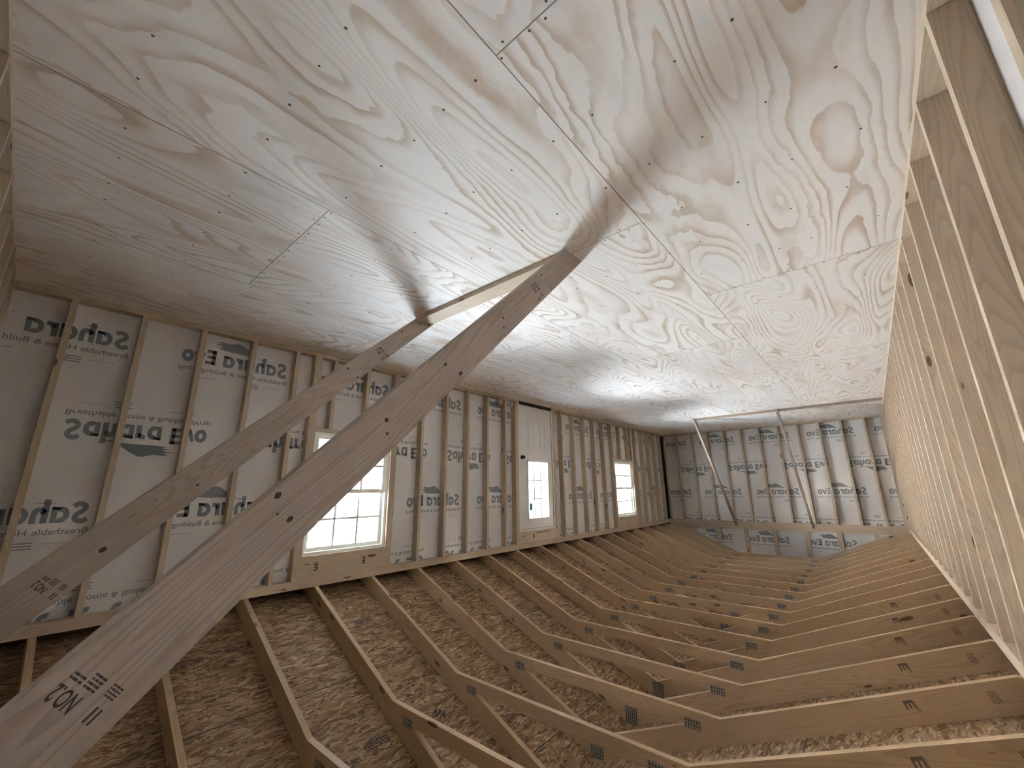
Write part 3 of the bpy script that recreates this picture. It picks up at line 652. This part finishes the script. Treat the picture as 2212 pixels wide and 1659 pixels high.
brace('diagonal_brace', [(96.2, 0), (18.5, 75.9), (1.4, 92.5), (0.05, 92.5), (0.05, 84.8), (88.5, 0)], 120.5, 'wide foreground diagonal brace from the floor up to the near end wall, nearest the camera', FIR,
      st(16.3, 72.15) + st(75.2, 15.9) + kn([(29.2, 57.9, .42, .30), (29.4, 59.8, .15, .13), (30.7, 60.4, .38, .27), (41.6, 48.4, .36, .3), (41.8, 50.2, .22, .16), (51.4, 38.4, .34, .24), (54.6, 39.2, .5, .28), (65.2, 26.0, .3, .26), (65.3, 27.9, .3, .22), (78.1, 11.5, .3, .2), (81.5, 13.3, .28, .2)]))
brace('diagonal_brace', [(96.5, 0), (1.0, 92.2), (0.05, 92.2), (0.05, 83.0), (89.4, 0)], 60.0, 'narrower-looking diagonal brace behind the wide one, rising from the floor strip', FIR,
      st(16.4, 72.4) + st(75.3, 16.0) + kn(KL))
tag(board('floor_cleat', 58.0, 5.5, 1.5, LENY((94.2, 61.55, 0.0)), PINE, shared=False), 'sunlit flat cleat board on the floor between the two foreground braces', 'cleat')
xf = 378.6
for y0, lab in ((61.0, 'thin far brace on the left, leaning on the far end wall'), (122.4, 'thin far brace on the right, leaning on the far end wall')):
    brace('diagonal_brace', [(xf - 2.0, 0), (L - 1.6, 93.6), (L - 0.05, 93.6), (L - 0.05, 90.0), (xf + 3.0, 0)], y0, lab, FIR)
tag(board('floor_cleat', 122.0, 3.5, 1.5, LENY((xf + 3.4, 62.6, 0.0)), FIR, shared=False), 'floor cleat strip between and beyond the two far braces', 'cleat') if False else None
tag(board('floor_cleat', 59.7, 3.5, 1.5, LENY((xf + 3.4, 62.6, 0.0)), PINE, shared=False), 'bright floor cleat between the two far braces', 'cleat')
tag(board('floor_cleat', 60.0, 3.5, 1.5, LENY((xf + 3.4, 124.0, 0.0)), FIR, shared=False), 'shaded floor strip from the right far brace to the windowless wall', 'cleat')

# ------------------------------------------------------------------ windows
def window(idx, a, b, c, d):
    r = struct(empty(f'window_{idx}', (a, -3.5, c)))
    def bars(name, boxes, mat, bevel=0.08):
        bm = bmesh.new()
        for p, q in boxes: add_box(bm, [p[i] - (a, -3.5, c)[i] for i in range(3)], [q[i] - (a, -3.5, c)[i] for i in range(3)])
        return link(name, finish(bm, name, bevel), mat, r)
    g = 0.06; y0, y1 = -3.48, -1.3
    ring = lambda x0, x1, zl, zh, w, ya, yb: [((x0, ya, zl), (x0 + w, yb, zh)), ((x1 - w, ya, zl), (x1, yb, zh)), ((x0 + w, ya, zl), (x1 - w, yb, zl + w)), ((x0 + w, ya, zh - w), (x1 - w, yb, zh))]
    bars('window_frame', ring(a + g, b - g, c + g, d - g, 1.1, y0, y1), VINYL)
    zm = 57.3; x0, x1 = a + 1.2, b - 1.2
    for nm, zl, zh, ya, yb in (('upper_sash', zm - 0.9, d - 1.2, -3.5, -2.75), ('lower_sash', c + 1.2, zm + 0.9, -2.65, -1.7)):
        s = bars(nm, ring(x0, x1, zl, zh, 1.5, ya, yb), VINYL)
        gx0, gx1, gz0, gz1 = x0 + 1.5, x1 - 1.5, zl + 1.5, zh - 1.5; ym = (ya + yb) / 2
        mb = [((gx0 + (gx1 - gx0) * k / 3 - 0.45, ym + 0.05, gz0), (gx0 + (gx1 - gx0) * k / 3 + 0.45, ym + 0.35, gz1)) for k in (1, 2)] + [((gx0, ym + 0.06, (gz0 + gz1) / 2 - 0.45), (gx1, ym + 0.34, (gz0 + gz1) / 2 + 0.45))]
        m_ = bars('muntin_grid', mb, VINYL, 0.0); m_.parent = s
        p_ = bars('pane', [((gx0 - 0.2, ym - 0.06, gz0 - 0.2), (gx1 + 0.2, ym, gz1 + 0.2))], GLASS, 0.0); p_.parent = s
        if nm == 'lower_sash':
            for fx in (0.3, 0.7):
                k_ = bars('sash_lock', [((x0 + (x1 - x0) * fx - 1.1, yb - 0.6, zm + 0.92), (x0 + (x1 - x0) * fx + 1.1, yb - 0.05, zm + 1.5))], VINYL, 0.1); k_.parent = s
    bars('insect_screen', [((x0, -3.8, c + 1.2), (x1, -3.77, zm))], SCREEN, 0.0)
for i, w_ in enumerate(WIN): window(i + 1, *w_)

# ------------------------------------------------------------------ door
dr = struct(empty('door_1', (216.0, -3.5, 0)))
def dpart(name, boxes, mat, bevel=0.06, parent=None):
    bm = bmesh.new()
    for p, q in boxes: add_box(bm, (p[0] - 216.0, p[1] + 3.5, p[2]), (q[0] - 216.0, q[1] + 3.5, q[2]))
    return link(name, finish(bm, name, bevel), mat, parent or dr)
dpart('door_frame', [((216.0, -3.48, 0.02), (217.3, -0.3, 82.98)), ((253.9, -3.48, 0.02), (255.0, -0.3, 82.98)), ((217.3, -3.48, 81.75), (253.9, -0.3, 82.98)), ((217.3, -3.48, 2.08), (218.0, -2.42, 81.75)), ((253.2, -3.48, 2.08), (253.9, -2.42, 81.75)), ((218.0, -3.48, 81.0), (253.2, -2.42, 81.75))], DOORW)
dpart('threshold', [((217.32, -3.48, 0.02), (253.88, -0.1, 2.08))], BLACK)
X0, X1, gx0, gx1, gz0, gz1 = 217.6, 253.6, 226.2, 248.2, 39.4, 75.6
ysl = (-2.4, -0.9)
slab = panel('door_slab', [X0, gx0, gx1, X1], [2.1, gz0, gz1, 81.6], lambda u, v: not (gx0 < u < gx1 and gz0 < v < gz1), lambda u, v, d_: (u - 216.0, ysl[1] + 3.5 - d_, v), 1.5, [DOORW])
sl = link('door_slab', slab, None, dr)
fr_ = lambda x0, x1, z0_, z1_, w, ya, yb: [((x0, ya, z0_), (x0 + w, yb, z1_)), ((x1 - w, ya, z0_), (x1, yb, z1_)), ((x0 + w, ya, z0_), (x1 - w, yb, z0_ + w)), ((x0 + w, ya, z1_ - w), (x1 - w, yb, z1_))]
dpart('glazing_frame', fr_(gx0 - 0.9, gx1 + 0.9, gz0 - 0.9, gz1 + 0.9, 1.1, -1.0, -0.45), DOORW, parent=sl)
dpart('muntin_grid', [((gx0 + (gx1 - gx0) * k / 3 - 0.5, -1.9, gz0), (gx0 + (gx1 - gx0) * k / 3 + 0.5, -1.4, gz1)) for k in (1, 2)] + [((gx0, -1.88, gz0 + (gz1 - gz0) * k / 3 - 0.35), (gx1, -1.42, gz0 + (gz1 - gz0) * k / 3 + 0.35)) for k in (1, 2)], DOORW, 0.0, sl)
dpart('pane', [((gx0 - 0.1, -1.72, gz0 - 0.1), (gx1 + 0.1, -1.62, gz1 + 0.1))], GLASS, 0.0, sl)
stk = dpart('sticker', [((228.2, -1.60, 66.2), (231.2, -1.57, 70.6)), ], TEAL, 0.0, sl); stk['label'] = 'teal and white label stuck on the door glass'
for px in (227.0, 239.6):
    q = dpart('door_panel', fr_(px, px + 6.6, 11.0, 31.0, 0.55, -0.92, -0.72) + [((px + 1.3, -0.92, 12.3), (px + 5.3, -0.80, 29.7))], DOORW, 0.06, sl)
def lathe(name, prof, mat, org, axis, parent=None, n=24):
    bm = bmesh.new(); ax = Vector(axis).normalized(); u = ax.orthogonal().normalized(); v = ax.cross(u); rings = []
    for d_, r_ in prof: rings.append([bm.verts.new((ax * d_ + (u * math.cos(2 * math.pi * k / n) + v * math.sin(2 * math.pi * k / n)) * r_) * IN) for k in range(n)])
    for p, q in zip(rings, rings[1:]):
        for k in range(n): bm.faces.new((p[k], p[(k + 1) % n], q[(k + 1) % n], q[k]))
    bm.faces.new(rings[0][::-1]); bm.faces.new(rings[-1])
    me_ = finish(bm, name)
    for p in me_.polygons: p.use_smooth = True
    o = link(name, me_, mat, parent); o.location = Vector(org) * IN; return o
lathe('door_knob', [(0, 1.25), (0.25, 1.25), (0.3, 0.5), (1.2, 0.5), (1.45, 0.95), (1.9, 1.15), (2.35, 0.95), (2.5, 0.4)], BLACK, (220.3 - 216, -0.9 + 3.5, 37.0), (0, 1, 0), sl)
for z_ in (10.0, 40.0, 72.0): lathe('hinge', [(0, 0.3), (3.5, 0.3)], STEEL, (253.75 - 216, -0.7 + 3.5, z_), (0, 0, 1), sl, 10)

# ------------------------------------------------------------------ small white sleeves standing on the bottom plate by the door
for x, lab in ((200.4, 'small white plastic sleeve on the bottom plate, alone left of the stud by the door'), (206.6, 'small white plastic sleeve on the bottom plate, left one of the pair by the door'), (210.6, 'small white plastic sleeve on the bottom plate, right one beside the door stud')):
    c_ = lathe('plastic_sleeve', [(0, 1.65), (2.5, 1.7), (2.6, 1.9), (3.25, 1.95), (3.25, 1.6), (0.3, 1.45)], PLASTIC, (x, -1.7, 1.51), (0, 0, 1), None, 20)
    tag(c_, lab, 'sleeve', 'white sleeves by the door')

# ------------------------------------------------------------------ outside, seen through the glazing
def rough_ground():
    return struct(link('ground', box_mesh('ground', (-600, -3000, -20.2), (3000, 900, -18)), GRAVEL))
rough_ground()
nb = empty('neighbouring_shed', (60, -165, -18)); tag(nb, 'white shed with a grey shingled roof outside the near window', 'shed')
box('wall', (60, -300, -18), (520, -165, 94), SIDE, nb)
bm = bmesh.new(); P = [(-158, 93), (-158, 96), (-232, 128), (-306, 96), (-306, 93), (-232, 124)]
A = [bm.verts.new(Vector((-8, y + 165, z + 18)) * IN) for y, z in P]; B = [bm.verts.new(Vector((470, y + 165, z + 18)) * IN) for y, z in P]
bm.faces.new(A); bm.faces.new(B[::-1])
for i in range(len(P)): j = (i + 1) % len(P); bm.faces.new((A[i], B[i], B[j], A[j]))
link('roof', finish(bm, 'roof'), SHING, nb)
box('fascia', (52, -157.8, 91.5), (530, -156.8, 96.2), TRIMW, nb)
barn = empty('display_barn', (760, -250, -18)); tag(barn, 'greige barn with white cross-braced doors outside the far window', 'shed')
box('wall', (640, -420, -18), (1000, -250, 60), GREIGE, barn)
bm = bmesh.new(); P = [(632, 58), (632, 61), (820, 108), (1008, 61), (1008, 58), (820, 104)]
A = [bm.verts.new(Vector((x - 760, 8, z + 18)) * IN) for x, z in P]; B = [bm.verts.new(Vector((x - 760, -180, z + 18)) * IN) for x, z in P]
bm.faces.new(A); bm.faces.new(B[::-1])
for i in range(len(P)): j = (i + 1) % len(P); bm.faces.new((A[i], B[i], B[j], A[j]))
link('roof', finish(bm, 'roof'), TRIMW, barn)
gb = [(640, 60), (1000, 60), (820, 104)]
bm = bmesh.new(); A = [bm.verts.new(Vector((x - 760, 0.0, z + 18)) * IN) for x, z in gb]; B = [bm.verts.new(Vector((x - 760, -6, z + 18)) * IN) for x, z in gb]
bm.faces.new(A); bm.faces.new(B[::-1])
for i in range(3): j = (i + 1) % 3; bm.faces.new((A[i], B[i], B[j], A[j]))
link('gable', finish(bm, 'gable'), GREIGE, barn)
def barn_door(x0, x1, z0_, z1_):
    d_ = box('door', (x0, -250, z0_), (x1, -248.8, z1_), GREIGE, barn)
    bm = bmesh.new(); w = x1 - x0; h = z1_ - z0_
    for p, q in (((0, 1.2, 0), (4, 2, h)), ((w - 4, 1.2, 0), (w, 2, h)), ((0, 1.2, 0), (w, 2, 4)), ((0, 1.2, h - 4), (w, 2, h))): add_box(bm, p, q)
    for s in (1, -1):
        a_ = (4, 4) if s > 0 else (4, h - 4); b_ = (w - 4, h - 4) if s > 0 else (w - 4, 4)
        v, f = ribbon([a_, b_], 1.6); vv = [[bm.verts.new(Vector((p[0], yy, p[1])) * IN) for p in v] for yy in (1.3, 1.9)]
        bm.faces.new([vv[1][i] for i in (0, 1, 3, 2)]); bm.faces.new([vv[0][i] for i in (2, 3, 1, 0)])
        for i, j in ((0, 1), (1, 3), (3, 2), (2, 0)): bm.faces.new((vv[0][i], vv[0][j], vv[1][j], vv[1][i]))
    link('door_trim', finish(bm, 'door_trim'), TRIMW, d_)
barn_door(742, 790, -12, 48); barn_door(792, 840, -12, 48)
def tree(x, y, h, r, label):
    t = empty('tree', (x, y, -18)); tag(t, label, 'tree', 'trees behind the barn')
    lathe('trunk', [(0, r * 0.12), (h * 0.4, r * 0.09)], BARK, (0, 0, 0), (0, 0, 1), t, 10)
    bm = bmesh.new(); bmesh.ops.create_icosphere(bm, subdivisions=4, radius=r * IN); rnd = random.Random(int(x))
    from mathutils import noise as mn
    for v in bm.verts: v.co *= 1 + 0.35 * mn.noise(v.co * 2.2 + Vector((x, 0, 0))) + 0.16 * mn.noise(v.co * 7)
    o = link('crown', finish(bm, 'crown'), LEAF, t); o.location = Vector((0, 0, h * 0.62)) * IN; o.scale = (1, 1, 1.1)
tree(1180, -620, 170, 70, 'dark green tree behind the barn, left of the far window view'); tree(1420, -560, 150, 65, 'dark green tree behind the barn, right of the far window view')
